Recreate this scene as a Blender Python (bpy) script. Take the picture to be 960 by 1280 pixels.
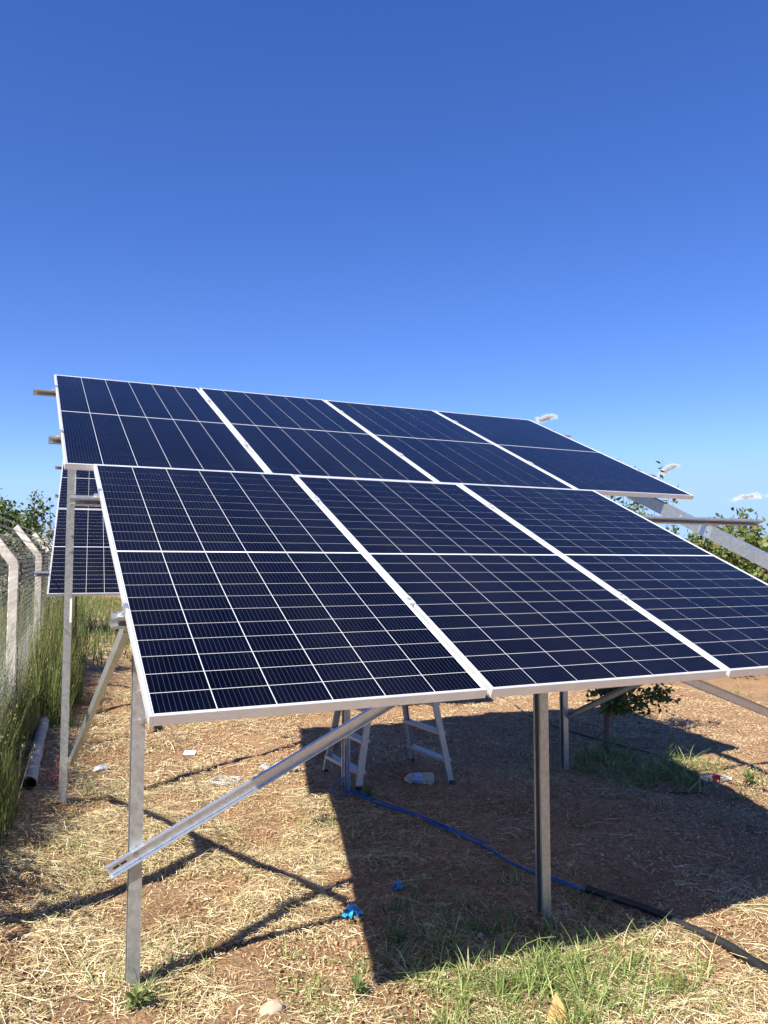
import bpy, bmesh, math, random
import numpy as np
from mathutils import Vector, Matrix

for o in list(bpy.data.objects):
    bpy.data.objects.remove(o)
scene = bpy.context.scene
COL = scene.collection
random.seed(7)
RNG = np.random.default_rng(11)

# ------------------------------------------------------------------ camera
CAM = Vector((-0.3434, -2.3208, 0.4299))
YAW, PITCH = -0.43612, 0.06846
cam = bpy.data.cameras.new('camera')
cam.sensor_fit = 'VERTICAL'
cam.sensor_height = 24.0
cam.lens = 970.67 / 1280 * 24.0
cam.clip_start = 0.05
cam.clip_end = 30000
cam_ob = bpy.data.objects.new('camera', cam)
COL.objects.link(cam_ob)
cam_ob.location = CAM
cam_ob.rotation_euler = (math.pi / 2 + PITCH, 0, YAW)
scene.camera = cam_ob

# ------------------------------------------------------------------ sky and sun
SUN = Vector((-0.811, -0.545, 1.0)).normalized()
elev = math.asin(SUN.z)
world = bpy.data.worlds.new('World')
scene.world = world
world.use_nodes = True
wt = world.node_tree
wt.nodes.clear()
sky = wt.nodes.new('ShaderNodeTexSky')
sky.sky_type = 'NISHITA'
sky.sun_disc = False
sky.sun_elevation = elev
sky.sun_rotation = math.atan2(SUN.x, SUN.y) % (2 * math.pi)
sky.altitude = 1800
sky.air_density = 1.0
sky.dust_density = 0.0
sky.ozone_density = 3.0
bg = wt.nodes.new('ShaderNodeBackground')
bg.inputs['Strength'].default_value = 0.106
wo = wt.nodes.new('ShaderNodeOutputWorld')
hs = wt.nodes.new('ShaderNodeHueSaturation')      # the phone camera's vivid blue
ga = wt.nodes.new('ShaderNodeGamma')
ga.inputs['Gamma'].default_value = 0.9
hs.inputs['Hue'].default_value = 0.520
hs.inputs['Saturation'].default_value = 1.32
wt.links.new(sky.outputs[0], ga.inputs['Color'])
wt.links.new(ga.outputs[0], hs.inputs['Color'])
sp_ = wt.nodes.new('ShaderNodeSeparateColor'); cb_ = wt.nodes.new('ShaderNodeCombineColor')
wt.links.new(hs.outputs[0], sp_.inputs[0])
for ch_, cap_ in (('Red', 2.05), ('Green', 3.15), ('Blue', 5.0)):      # soft limit: the pale horizon stays blue
    sm_ = wt.nodes.new('ShaderNodeMath'); sm_.operation = 'SMOOTH_MIN'
    sm_.inputs[1].default_value = cap_; sm_.inputs[2].default_value = 0.9
    wt.links.new(sp_.outputs[ch_], sm_.inputs[0]); wt.links.new(sm_.outputs[0], cb_.inputs[ch_])
wt.links.new(cb_.outputs[0], bg.inputs['Color'])
wt.links.new(bg.outputs[0], wo.inputs['Surface'])

sl = bpy.data.lights.new('sun', 'SUN')
sl.energy = 5.0
sl.angle = math.radians(0.53)
sl.color = (1.0, 0.93, 0.80)
so = bpy.data.objects.new('sun', sl)
COL.objects.link(so)
so.location = (-8, -6, 10)
so.rotation_euler = (-SUN).to_track_quat('-Z', 'Y').to_euler()

scene.view_settings.view_transform = 'Standard'
scene.view_settings.look = 'None'
scene.view_settings.gamma = 1
scene.view_settings.exposure = 1.15
scene.view_settings.use_curve_mapping = False
scene.render.engine = 'CYCLES'
scene.render.resolution_x = 768
scene.render.resolution_y = 1024
scene.cycles.max_bounces = 6
scene.cycles.diffuse_bounces = 2
scene.cycles.transparent_max_bounces = 24

# ------------------------------------------------------------------ helpers
def tag(o, label=None, cat=None, group=None, kind=None):
    if label: o['label'] = label
    if cat: o['category'] = cat
    if group: o['group'] = group
    if kind: o['kind'] = kind
    return o

def empty(name, loc, rot=(0, 0, 0)):
    o = bpy.data.objects.new(name, None)
    COL.objects.link(o)
    o.location = loc
    o.rotation_euler = rot
    o.empty_display_size = 0.1
    return o

def link(name, me, parent=None, loc=(0, 0, 0)):
    o = bpy.data.objects.new(name, me)
    COL.objects.link(o)
    o.location = loc
    if parent: o.parent = parent
    return o

class MB:
    """collects pieces, then builds ONE mesh object"""
    def __init__(s): s.v = []; s.f = []
    def add(s, vs, fs):
        n = len(s.v)
        s.v += [tuple(v) for v in vs]
        s.f += [tuple(i + n for i in f) for f in fs]
        return s
    def box(s, a, b):
        (x0, y0, z0), (x1, y1, z1) = a, b
        return s.add([(x0,y0,z0),(x1,y0,z0),(x1,y1,z0),(x0,y1,z0),(x0,y0,z1),(x1,y0,z1),(x1,y1,z1),(x0,y1,z1)],
                     [(0,3,2,1),(4,5,6,7),(0,1,5,4),(1,2,6,5),(2,3,7,6),(3,0,4,7)])
    def sweep(s, prof, P, Q, A, B):
        """closed profile (a,b) swept from P to Q with axes A,B"""
        P, Q, A, B = Vector(P), Vector(Q), Vector(A), Vector(B)
        n = len(prof)
        vs = [P + A * a + B * b for a, b in prof] + [Q + A * a + B * b for a, b in prof]
        fs = [(i, (i + 1) % n, n + (i + 1) % n, n + i) for i in range(n)]
        fs += [tuple(range(n - 1, -1, -1)), tuple(range(n, 2 * n))]
        return s.add(vs, fs)
    def tube(s, pts, r, n=8, cap=True):
        pts = [Vector(p) for p in pts]
        rs = r if isinstance(r, (list, tuple)) else [r] * len(pts)
        vs, fs = [], []
        up = None
        for i, p in enumerate(pts):
            d = (pts[min(i + 1, len(pts) - 1)] - pts[max(i - 1, 0)])
            d = d.normalized() if d.length > 1e-9 else Vector((0, 0, 1))
            if up is None:
                up = Vector((0, 0, 1)) if abs(d.z) < .9 else Vector((1, 0, 0))
            a = d.cross(up)
            a = a.normalized() if a.length > 1e-6 else Vector((1, 0, 0))
            b = a.cross(d).normalized()
            up = b
            for k in range(n):
                t = 2 * math.pi * k / n
                vs.append(p + a * (math.cos(t) * rs[i]) + b * (math.sin(t) * rs[i]))
        for i in range(len(pts) - 1):
            for k in range(n):
                k2 = (k + 1) % n
                fs.append((i * n + k, i * n + k2, (i + 1) * n + k2, (i + 1) * n + k))
        if cap:
            fs.append(tuple(range(n - 1, -1, -1)))
            m = (len(pts) - 1) * n
            fs.append(tuple(range(m, m + n)))
        return s.add(vs, fs)
    def mesh(s, name, mat, origin=(0, 0, 0), smooth=False, bevel=0):
        o = Vector(origin)
        me = bpy.data.meshes.new(name)
        me.from_pydata([tuple(Vector(v) - o) for v in s.v], [], s.f)
        bm = bmesh.new(); bm.from_mesh(me)
        bmesh.ops.recalc_face_normals(bm, faces=bm.faces[:])
        if bevel:
            bmesh.ops.bevel(bm, geom=bm.edges[:], offset=bevel, segments=1, affect='EDGES', profile=.5)
        bm.to_mesh(me); bm.free()
        if smooth:
            me.shade_smooth()
        me.materials.append(mat)
        return me
    def build(s, name, mat, parent=None, smooth=False, bevel=0):
        """vertices given in world axes relative to the parent's own location"""
        org = parent.location if parent is not None and parent.get('world_axes') else (0, 0, 0)
        return link(name, s.mesh(name, mat, org, smooth, bevel), parent)

def root(name, loc, label, cat, group=None):
    e = empty(name, loc)
    e['world_axes'] = 1
    return tag(e, label, cat, group)

def np_mesh(name, V, F, mat, smooth=False):
    """V (n,3) array, F (m,k) array of equal-sided faces"""
    me = bpy.data.meshes.new(name)
    V = np.ascontiguousarray(V, dtype=np.float32)
    F = np.ascontiguousarray(F, dtype=np.int32)
    m, k = F.shape
    me.vertices.add(len(V)); me.vertices.foreach_set('co', V.ravel())
    me.loops.add(m * k); me.loops.foreach_set('vertex_index', F.ravel())
    me.polygons.add(m)
    me.polygons.foreach_set('loop_start', np.arange(0, m * k, k, dtype=np.int32))
    if smooth:
        me.polygons.foreach_set('use_smooth', np.ones(m, dtype=bool))
    me.update(calc_edges=True)
    me.materials.append(mat)
    return me

def smooth_path(pts, n=8):
    pts = [Vector(p) for p in pts]
    P = [pts[0] * 2 - pts[1]] + pts + [pts[-1] * 2 - pts[-2]]
    out = []
    for i in range(1, len(P) - 2):
        for k in range(n):
            t = k / n
            a, b, c, d = P[i - 1], P[i], P[i + 1], P[i + 2]
            out.append(0.5 * ((2 * b) + (c - a) * t + (2 * a - 5 * b + 4 * c - d) * t * t + (3 * b - a - 3 * c + d) * t ** 3))
    out.append(pts[-1])
    return out

# ------------------------------------------------------------------ materials
def mat(name):
    m = bpy.data.materials.new(name)
    m.use_nodes = True
    nt = m.node_tree
    return m, nt, nt.nodes['Principled BSDF']

def N(nt, kind, **kw):
    n = nt.nodes.new(kind)
    for k, v in kw.items():
        if k in n.inputs.keys(): n.inputs[k].default_value = v
        else: setattr(n, k, v)
    return n

def ramp(nt, stops, interp='LINEAR'):
    r = nt.nodes.new('ShaderNodeValToRGB')
    r.color_ramp.interpolation = interp
    e = r.color_ramp.elements
    e[0].position, e[0].color = stops[0][0], (*stops[0][1], 1)
    e[1].position, e[1].color = stops[1][0], (*stops[1][1], 1)
    for p, c in stops[2:]:
        x = e.new(p); x.color = (*c, 1)
    return r

def metal(name, c0, c1, metallic, r0, r1, scale=40, bump=.02):
    m, nt, b = mat(name)
    tc = N(nt, 'ShaderNodeTexCoord')
    n1 = N(nt, 'ShaderNodeTexNoise', Scale=scale, Detail=5.0, Roughness=.65)
    v = N(nt, 'ShaderNodeTexVoronoi', Scale=scale * 2.2)
    nt.links.new(tc.outputs['Object'], n1.inputs['Vector'])
    nt.links.new(tc.outputs['Object'], v.inputs['Vector'])
    mx = N(nt, 'ShaderNodeMix', data_type='FLOAT'); mx.inputs[0].default_value = .35
    nt.links.new(n1.outputs['Fac'], mx.inputs[2]); nt.links.new(v.outputs['Color'], mx.inputs[3])
    r = ramp(nt, [(.25, c0), (.75, c1)])
    nt.links.new(mx.outputs[0], r.inputs[0]); nt.links.new(r.outputs[0], b.inputs['Base Color'])
    mr = N(nt, 'ShaderNodeMapRange'); mr.inputs['To Min'].default_value = r0; mr.inputs['To Max'].default_value = r1
    nt.links.new(mx.outputs[0], mr.inputs['Value']); nt.links.new(mr.outputs[0], b.inputs['Roughness'])
    b.inputs['Metallic'].default_value = metallic
    bp = N(nt, 'ShaderNodeBump', Strength=bump, Distance=.002)
    nt.links.new(n1.outputs['Fac'], bp.inputs['Height']); nt.links.new(bp.outputs[0], b.inputs['Normal'])
    return m

def plain(name, c0, c1, rough=.6, scale=20, metallic=0, trans=0, bump=.0, coat=0):
    m, nt, b = mat(name)
    tc = N(nt, 'ShaderNodeTexCoord')
    n1 = N(nt, 'ShaderNodeTexNoise', Scale=scale, Detail=6.0, Roughness=.6)
    nt.links.new(tc.outputs['Object'], n1.inputs['Vector'])
    r = ramp(nt, [(.3, c0), (.7, c1)])
    nt.links.new(n1.outputs['Fac'], r.inputs[0]); nt.links.new(r.outputs[0], b.inputs['Base Color'])
    b.inputs['Roughness'].default_value = rough
    b.inputs['Metallic'].default_value = metallic
    b.inputs['Transmission Weight'].default_value = trans
    b.inputs['Coat Weight'].default_value = coat
    if bump:
        bp = N(nt, 'ShaderNodeBump', Strength=bump, Distance=.004)
        nt.links.new(n1.outputs['Fac'], bp.inputs['Height']); nt.links.new(bp.outputs[0], b.inputs['Normal'])
    return m

def island(name, stops, rough=.7, transl=.0, spec=.3):
    """colour varies from blade to blade / leaf to leaf / stone to stone"""
    m, nt, b = mat(name)
    g = N(nt, 'ShaderNodeNewGeometry')
    r = ramp(nt, stops)
    nt.links.new(g.outputs['Random Per Island'], r.inputs[0])
    nt.links.new(r.outputs[0], b.inputs['Base Color'])
    b.inputs['Roughness'].default_value = rough
    b.inputs['Specular IOR Level'].default_value = spec
    if transl:
        t = N(nt, 'ShaderNodeBsdfTranslucent')
        nt.links.new(r.outputs[0], t.inputs['Color'])
        mx = N(nt, 'ShaderNodeMixShader'); mx.inputs[0].default_value = transl
        out = nt.nodes['Material Output']
        nt.links.new(b.outputs[0], mx.inputs[1]); nt.links.new(t.outputs[0], mx.inputs[2])
        nt.links.new(mx.outputs[0], out.inputs['Surface'])
    return m

M = {}
M['galv'] = metal('galvanised_steel', (.34, .365, .38), (.52, .545, .56), .75, .28, .45, 30)
M['galv_bright'] = metal('new_galvanised_steel', (.52, .56, .60), (.68, .72, .76), .8, .24, .38, 40)
M['alu'] = metal('anodised_aluminium', (.68, .71, .74), (.76, .78, .80), .55, .38, .5, 8, .0)
M['ladder'] = metal('ladder_aluminium', (.36, .37, .39), (.50, .51, .53), .6, .35, .5, 20)
M['bolt'] = metal('zinc_bolt', (.5, .5, .5), (.7, .7, .7), .9, .25, .4, 60)
M['concrete'] = plain('concrete', (.44, .40, .36), (.76, .72, .66), .9, 11, bump=.7)
M['wire'] = metal('fence_wire', (.30, .31, .32), (.45, .46, .47), .6, .4, .6, 60)
M['bluecable'] = plain('blue_cable', (.015, .085, .30), (.02, .11, .38), .4, 14)
M['blackpipe'] = plain('black_pipe', (.012, .012, .013), (.03, .03, .03), .45, 30)
M['bluerag'] = plain('blue_plastic', (.02, .26, .62), (.04, .38, .75), .5, 30)
M['white'] = plain('white_paper', (.72, .72, .70), (.82, .82, .80), .7, 12)
M['foil'] = plain('crumpled_foil', (.6, .62, .66), (.85, .86, .9), .3, 25, metallic=.6)
M['card'] = plain('cardboard', (.46, .25, .10), (.56, .32, .14), .85, 40)
M['stone'] = plain('stone', (.34, .25, .18), (.50, .40, .30), .9, 14, bump=.4)
M['red'] = plain('red_label', (.55, .01, .025), (.66, .015, .035), .4, 10)
M['bluelabel'] = plain('blue_label', (.08, .2, .5), (.4, .55, .75), .4, 28)
M['rope'] = plain('red_cord', (.4, .03, .03), (.55, .06, .05), .7, 50)
M['bark'] = plain('bark', (.09, .065, .05), (.18, .13, .10), .95, 30, bump=.8)
M['stem'] = plain('green_stem', (.10, .12, .04), (.16, .17, .06), .8, 30)
M['oldpipe'] = plain('weathered_pipe', (.22, .21, .19), (.55, .53, .48), .95, 9, bump=.6)
m, nt, b = mat('clear_plastic')
b.inputs['Base Color'].default_value = (.93, .96, .98, 1); b.inputs['Roughness'].default_value = .12
b.inputs['Transmission Weight'].default_value = .75; b.inputs['IOR'].default_value = 1.2
tc = N(nt, 'ShaderNodeTexCoord'); n1 = N(nt, 'ShaderNodeTexNoise', Scale=45.0, Detail=4.0)
bp = N(nt, 'ShaderNodeBump', Strength=.5, Distance=.006)
nt.links.new(tc.outputs['Object'], n1.inputs['Vector']); nt.links.new(n1.outputs[0], bp.inputs['Height']); nt.links.new(bp.outputs[0], b.inputs['Normal'])
M['clear'] = m

M['straw'] = island('dry_straw', [(0, (.16, .10, .04)), (.25, (.34, .24, .12)), (.55, (.57, .46, .26)), (.88, (.74, .64, .40)), (1, (.84, .77, .58))], .6, .12, .35)
M['grass'] = island('green_grass', [(0, (.07, .12, .025)), (.45, (.17, .25, .06)), (.80, (.30, .38, .13)), (.91, (.50, .47, .23)), (1, (.66, .58, .34))], .5, .3, .3)
M['tall'] = island('tall_grass', [(0, (.05, .08, .02)), (.4, (.12, .165, .042)), (.70, (.21, .255, .08)), (.87, (.34, .33, .15)), (.95, (.20, .13, .07)), (1, (.52, .45, .26))], .6, .3, .25)
M['seed'] = island('seed_heads', [(0, (.24, .22, .10)), (1, (.50, .44, .25))], .7, .25, .2)
M['weed'] = island('weed_leaves', [(0, (.05, .09, .022)), (.7, (.13, .20, .055)), (1, (.24, .27, .10))], .5, .25, .3)
M['pebble'] = island('pebbles', [(0, (.22, .13, .075)), (.6, (.34, .22, .13)), (.92, (.42, .31, .21)), (1, (.52, .44, .34))], .9)
M['clod'] = island('soil_clods', [(0, (.22, .13, .07)), (.6, (.40, .25, .145)), (.95, (.52, .35, .21)), (1, (.66, .56, .42))], .95, 0, .1)
M['leaf_dark'] = island('leaves_dark', [(0, (.04, .07, .016)), (.6, (.09, .135, .03)), (1, (.17, .21, .06))], .5, .25, .35)
M['leaf_mid'] = island('leaves_mid', [(0, (.06, .095, .022)), (.6, (.14, .19, .045)), (.88, (.22, .25, .08)), (.96, (.25, .12, .06)), (1, (.28, .15, .08))], .5, .3, .35)
M['leaf_silver'] = island('leaves_silver', [(0, (.13, .16, .10)), (1, (.30, .33, .24))], .7, .2, .3)

# solar cell under glass: navy silicon, thin silver busbars, glass coat
m, nt, b = mat('solar_cell')
tc = N(nt, 'ShaderNodeTexCoord')
sep = N(nt, 'ShaderNodeSeparateXYZ'); nt.links.new(tc.outputs['Object'], sep.inputs[0])
mu = N(nt, 'ShaderNodeMath', operation='MULTIPLY'); mu.inputs[1].default_value = 11 / .1798
ad = N(nt, 'ShaderNodeMath', operation='ADD'); ad.inputs[1].default_value = 50.5 + .5
fr = N(nt, 'ShaderNodeMath', operation='FRACT')
su = N(nt, 'ShaderNodeMath', operation='SUBTRACT'); su.inputs[1].default_value = .5
ab = N(nt, 'ShaderNodeMath', operation='ABSOLUTE')
lt = N(nt, 'ShaderNodeMath', operation='LESS_THAN'); lt.inputs[1].default_value = .032
for a, c in ((sep.outputs['X'], mu), (mu.outputs[0], ad), (ad.outputs[0], fr), (fr.outputs[0], su), (su.outputs[0], ab), (ab.outputs[0], lt)):
    nt.links.new(a, c.inputs[0])
oi = N(nt, 'ShaderNodeObjectInfo')
cr = ramp(nt, [(0, (.0004, .0006, .0032)), (1, (.0010, .0014, .0070))])
nt.links.new(oi.outputs['Random'], cr.inputs[0])
mx = N(nt, 'ShaderNodeMix', data_type='RGBA')
nt.links.new(lt.outputs[0], mx.inputs[0]); nt.links.new(cr.outputs[0], mx.inputs[6]); mx.inputs[7].default_value = (.045, .047, .062, 1)
geo = N(nt, 'ShaderNodeNewGeometry'); dn = N(nt, 'ShaderNodeTexNoise', Scale=2.2, Detail=7.0, Roughness=.62)
mp = N(nt, 'ShaderNodeMapping'); mp.inputs['Scale'].default_value = (1.0, .35, .35)
nt.links.new(geo.outputs['Position'], mp.inputs['Vector']); nt.links.new(mp.outputs[0], dn.inputs['Vector'])
dr = ramp(nt, [(.42, (0, 0, 0)), (.78, (.0045, .0045, .0048))]); nt.links.new(dn.outputs[0], dr.inputs[0])    # thin film of dust
da = N(nt, 'ShaderNodeMix', data_type='RGBA', blend_type='ADD'); da.inputs[0].default_value = 1
nt.links.new(mx.outputs[2], da.inputs[6]); nt.links.new(dr.outputs[0], da.inputs[7])
nt.links.new(da.outputs[2], b.inputs['Base Color'])
b.inputs['Roughness'].default_value = .35; b.inputs['Specular IOR Level'].default_value = .0
b.inputs['Coat Weight'].default_value = 1; b.inputs['Coat Roughness'].default_value = .07; b.inputs['Coat IOR'].default_value = 1.24
M['cell'] = m
m, nt, b = mat('white_backsheet')
b.inputs['Base Color'].default_value = (.74, .75, .77, 1); b.inputs['Roughness'].default_value = .5
b.inputs['Coat Weight'].default_value = 1; b.inputs['Coat Roughness'].default_value = .08; b.inputs['Coat IOR'].default_value = 1.38
M['back'] = m

# ------------------------------------------------------------------ ground
def hz(x, y):
    x = np.asarray(x, float); y = np.asarray(y, float)
    xc = np.clip(x, -3, 9); yc = np.clip(y, -4, 12)
    z = -1.28 - .029 * xc - .0075 * yc
    near = np.exp(-(((x - 3) / 14) ** 4 + ((y - 4) / 16) ** 4))
    z = z + .20 * np.exp(-((x + .62 - .075 * (y - 4)) / .42) ** 2) * near
    b = (.018 * np.sin(1.7 * x + .6 * y + 1) + .014 * np.sin(-1.1 * x + 2.3 * y + .4) + .009 * np.sin(3.9 * x + 2.1 * y) + .008 * np.sin(2.2 * x - 4.7 * y + 2)
         + .005 * np.sin(7.3 * x + 3.1 * y + .7) + .005 * np.sin(-4.1 * x + 8.3 * y) + .003 * np.sin(13 * x - 6 * y) + .003 * np.sin(9 * x + 14 * y + 1))
    for px_, py_ in ((.10, 1.0), (2.09, 1.0), (-.03, 3.74), (2.02, 3.45), (4.22, 3.56)):
        z = z + .028 * np.exp(-((x - px_) ** 2 + (y - py_) ** 2) / .022)
    return z + b * near
def H(x, y): return float(hz(x, y))

_LAT = RNG.random((64, 64))
def vnoise(x, y):
    x = np.asarray(x, float) + 40.3; y = np.asarray(y, float) + 40.7
    i = np.floor(x).astype(int); j = np.floor(y).astype(int)
    u = x - i; v = y - j
    u = u * u * (3 - 2 * u); v = v * v * (3 - 2 * v)
    g = lambda a, c: _LAT[a % 64, c % 64]
    return (g(i, j) * (1 - u) + g(i + 1, j) * u) * (1 - v) + (g(i, j + 1) * (1 - u) + g(i + 1, j + 1) * u) * v
def fnoise(x, y): return .55 * vnoise(x, y) + .3 * vnoise(2.1 * x + 7, 2.1 * y) + .15 * vnoise(4.3 * x, 4.3 * y + 3)
def sig(t): return 1 / (1 + np.exp(-np.clip(t, -30, 30)))
def blob(x, y, cx, cy, rx, ry): return np.exp(-(((x - cx) / rx) ** 2 + ((y - cy) / ry) ** 2))

def straw_density(x, y):
    left = sig((1.62 + .10 * (y - 1) - x) / .22) * (1 - .25 * sig((y - 7.5) / 1.2)) * sig((x + .9) / .2)
    front = sig((.92 - y + .08 * (x - 2.4)) / .10) * sig((x - 1.6) / .2)
    d = np.maximum(left, front)
    d = np.maximum(d, .16 * blob(x, y, 2.2, 1.8, .7, .8))
    d = np.maximum(d, np.where(x < 2.2, .075, .04))
    d = d * (1 - .97 * np.clip(1.5 * blob(x, y, .82, 1.0, .42, .34), 0, 1)) * (1 - .85 * blob(x, y, 1.1, .62, .28, .2)) * (1 - .7 * blob(x, y, .45, .72, .2, .12)) * (1 - .6 * blob(x, y, 1.1, 3.3, .5, .3)) * (1 - .5 * blob(x, y, 1.7, 5.6, .8, .8))
    cl = np.clip(3.6 * (fnoise(3.4 * x, 3.4 * y) - .39), .03, 1.1) * np.clip(.45 + 1.0 * vnoise(1.1 * x + 3, 1.1 * y), .4, 1.1)
    return d * cl

def axis(dense0, dense1, step, far):
    a = list(np.arange(dense0, dense1 + 1e-6, step))
    s = step; v = a[0]; lo = []
    while v > -far:
        s *= 1.45; v -= s; lo.append(v)
    s = step; v = a[-1]; hi = []
    while v < far:
        s *= 1.45; v += s; hi.append(v)
    return np.array(lo[::-1] + a + hi)
gx = axis(-2.2, 9.0, .045, 4000); gy = axis(-1.6, 10.5, .045, 4000)
XX, YY = np.meshgrid(gx, gy, indexing='ij')
fine = np.exp(-(((XX - 3) / 9) ** 4 + ((YY - 4) / 9) ** 4))
clod = (fnoise(XX * 5, YY * 5) - .5) * .050 + (vnoise(XX * 14, YY * 14) - .5) * .026
sd = straw_density(XX, YY)
ZZ = hz(XX, YY) + clod * fine * (1 - .4 * np.clip(sd, 0, 1))
nx, ny = len(gx), len(gy)
V = np.stack([XX.ravel(), YY.ravel(), ZZ.ravel()], 1)
ii, jj = np.meshgrid(np.arange(nx - 1), np.arange(ny - 1), indexing='ij')
q = (ii * ny + jj).ravel()
F = np.stack([q, q + ny, q + ny + 1, q + 1], 1)
m, nt, b = mat('soil')
tc = N(nt, 'ShaderNodeTexCoord')
nA = N(nt, 'ShaderNodeTexNoise', Scale=1.3, Detail=6.0, Roughness=.6)
nB = N(nt, 'ShaderNodeTexNoise', Scale=26.0, Detail=8.0, Roughness=.7)
nC = N(nt, 'ShaderNodeTexNoise', Scale=120.0, Detail=4.0, Roughness=.7)
vo = N(nt, 'ShaderNodeTexVoronoi', Scale=55.0, Randomness=1.0)
for n_ in (nA, nB, nC, vo): nt.links.new(tc.outputs['Object'], n_.inputs['Vector'])
r1 = ramp(nt, [(.3, (.34, .205, .118)), (.7, (.49, .312, .186))])
nt.links.new(nA.outputs[0], r1.inputs[0])
r2 = ramp(nt, [(.3, (.42, .39, .36)), (.5, (.92, .9, .87)), (.72, (1.35, 1.35, 1.3))])
nt.links.new(nB.outputs[0], r2.inputs[0])
mm = N(nt, 'ShaderNodeMix', data_type='RGBA', blend_type='MULTIPLY'); mm.inputs[0].default_value = .85
nt.links.new(r1.outputs[0], mm.inputs[6]); nt.links.new(r2.outputs[0], mm.inputs[7])
at = N(nt, 'ShaderNodeAttribute', attribute_name='thatch')
r3 = ramp(nt, [(.3, (.20, .135, .07)), (.55, (.38, .28, .15)), (.75, (.50, .39, .22))])
nt.links.new(nB.outputs[0], r3.inputs[0])
ms = N(nt, 'ShaderNodeMath', operation='MULTIPLY'); ms.inputs[1].default_value = .40
nt.links.new(at.outputs['Fac'], ms.inputs[0])
m2 = N(nt, 'ShaderNodeMix', data_type='RGBA')
nt.links.new(ms.outputs[0], m2.inputs[0]); nt.links.new(mm.outputs[2], m2.inputs[6]); nt.links.new(r3.outputs[0], m2.inputs[7])
nt.links.new(m2.outputs[2], b.inputs['Base Color'])
b.inputs['Roughness'].default_value = .95; b.inputs['Specular IOR Level'].default_value = .15
hsum = N(nt, 'ShaderNodeMath', operation='ADD'); nt.links.new(nB.outputs[0], hsum.inputs[0])
h2 = N(nt, 'ShaderNodeMath', operation='MULTIPLY'); h2.inputs[1].default_value = .5
nt.links.new(nC.outputs[0], h2.inputs[0]); nt.links.new(h2.outputs[0], hsum.inputs[1])
h3 = N(nt, 'ShaderNodeMath', operation='ADD'); nt.links.new(hsum.outputs[0], h3.inputs[0])
h4 = N(nt, 'ShaderNodeMath', operation='MULTIPLY'); h4.inputs[1].default_value = -.5
nt.links.new(vo.outputs['Distance'], h4.inputs[0]); nt.links.new(h4.outputs[0], h3.inputs[1])
bp = N(nt, 'ShaderNodeBump', Strength=1.0, Distance=.035)
nt.links.new(h3.outputs[0], bp.inputs['Height']); nt.links.new(bp.outputs[0], b.inputs['Normal'])
me = np_mesh('ground', V, F, m, smooth=True)
av = me.attributes.new('thatch', 'FLOAT', 'POINT')
av.data.foreach_set('value', np.clip(sd, 0, 1).astype(np.float32).ravel())
tag(link('ground', me), kind='structure')

# ------------------------------------------------------------------ solar panels
TILT = 0.42330
PW, PL, PITCHX = 1.134, 2.382, 1.154
FT = .035
fb = MB()
lw = .011
fb.box((0, 0, -FT), (lw, PL, 0)); fb.box((PW - lw, 0, -FT), (PW, PL, 0))
fb.box((lw, 0, -FT), (PW - lw, lw, 0)); fb.box((lw, PL - lw, -FT), (PW - lw, PL, 0))
fb.box((lw, lw, -FT), (lw + .02, PL - lw, -FT + .002)); fb.box((PW - lw - .02, lw, -FT), (PW - lw, PL - lw, -FT + .002))
frame_me = fb.mesh('frame', M['alu'], bevel=.0012)
sheet_me = MB().box((lw, lw, -.0065), (PW - lw, PL - lw, -.0035)).mesh('backsheet', M['back'])
jb_me = MB().box((-.04, -.03, -.022), (.04, .03, -.0068)).mesh('junction_box', M['blackpipe'], bevel=.003)
mx_, my_ = .0136, .0145
cpx = (PW - 2 * mx_) / 6
mid_gap = .011
cpy = (PL - 2 * my_ - mid_gap) / 22
cw, ch = cpx - .0027, cpy - .0031
cell_me = MB().box((-cw / 2, -ch / 2, -.0036), (cw / 2, ch / 2, -.0026)).mesh('cell', M['cell'])
CELLS = []
for r in range(22):
    for c in range(6):
        CELLS.append((mx_ + (c + .5) * cpx, my_ + (r + .5) * cpy + (mid_gap if r >= 11 else 0)))
cb = MB()
for x, y in CELLS:
    cb.box((x - cw / 2, y - ch / 2, -.0036), (x + cw / 2, y + ch / 2, -.0026))
allcells_me = cb.mesh('cells', M['cell'])

def solar_panel(loc, rot, label, group, cells=True):
    e = empty('solar_panel', loc, rot)
    tag(e, label, 'solar panel', group)
    link('frame', frame_me, e)
    link('backsheet', sheet_me, e)
    for k in (-1, 0, 1):
        link('junction_box', jb_me, e, (PW / 2 + k * .36, PL / 2, 0))
    if cells:
        for x, y in CELLS:
            link('cell', cell_me, e, (x, y, 0))
    else:
        tag(link('cells', allcells_me, e), kind='stuff')
    return e

ct, st = math.cos(TILT), math.sin(TILT)
def pl(x, s, n):
    """point on the front array: x along the row, s up the slope, n above the glass"""
    return Vector((x, s * ct - n * st, s * st + n * ct))
UX, US, UN = -.1474, PL + .002, -.001
G1 = 'solar panels of the large front array'
low = ['solar panel at the left end of the lower row, nearest the camera',
       'solar panel in the middle of the lower row of three',
       'solar panel at the right end of the lower row, cut by the right picture edge']
upp = ['solar panel at the left end of the upper row',
       'second solar panel from the left in the upper row',
       'third solar panel from the left in the upper row',
       'solar panel at the right end of the upper row, above the bare beam']
for i in range(3):
    solar_panel(pl(i * PITCHX, 0, 0), (TILT + (.002, -.001, .001)[i], 0, 0), low[i], G1)
for i in range(4):
    solar_panel(pl(UX + i * PITCHX, US, UN), (TILT + (-.001, .001, .0, -.001)[i], 0, 0), upp[i], G1)

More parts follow.
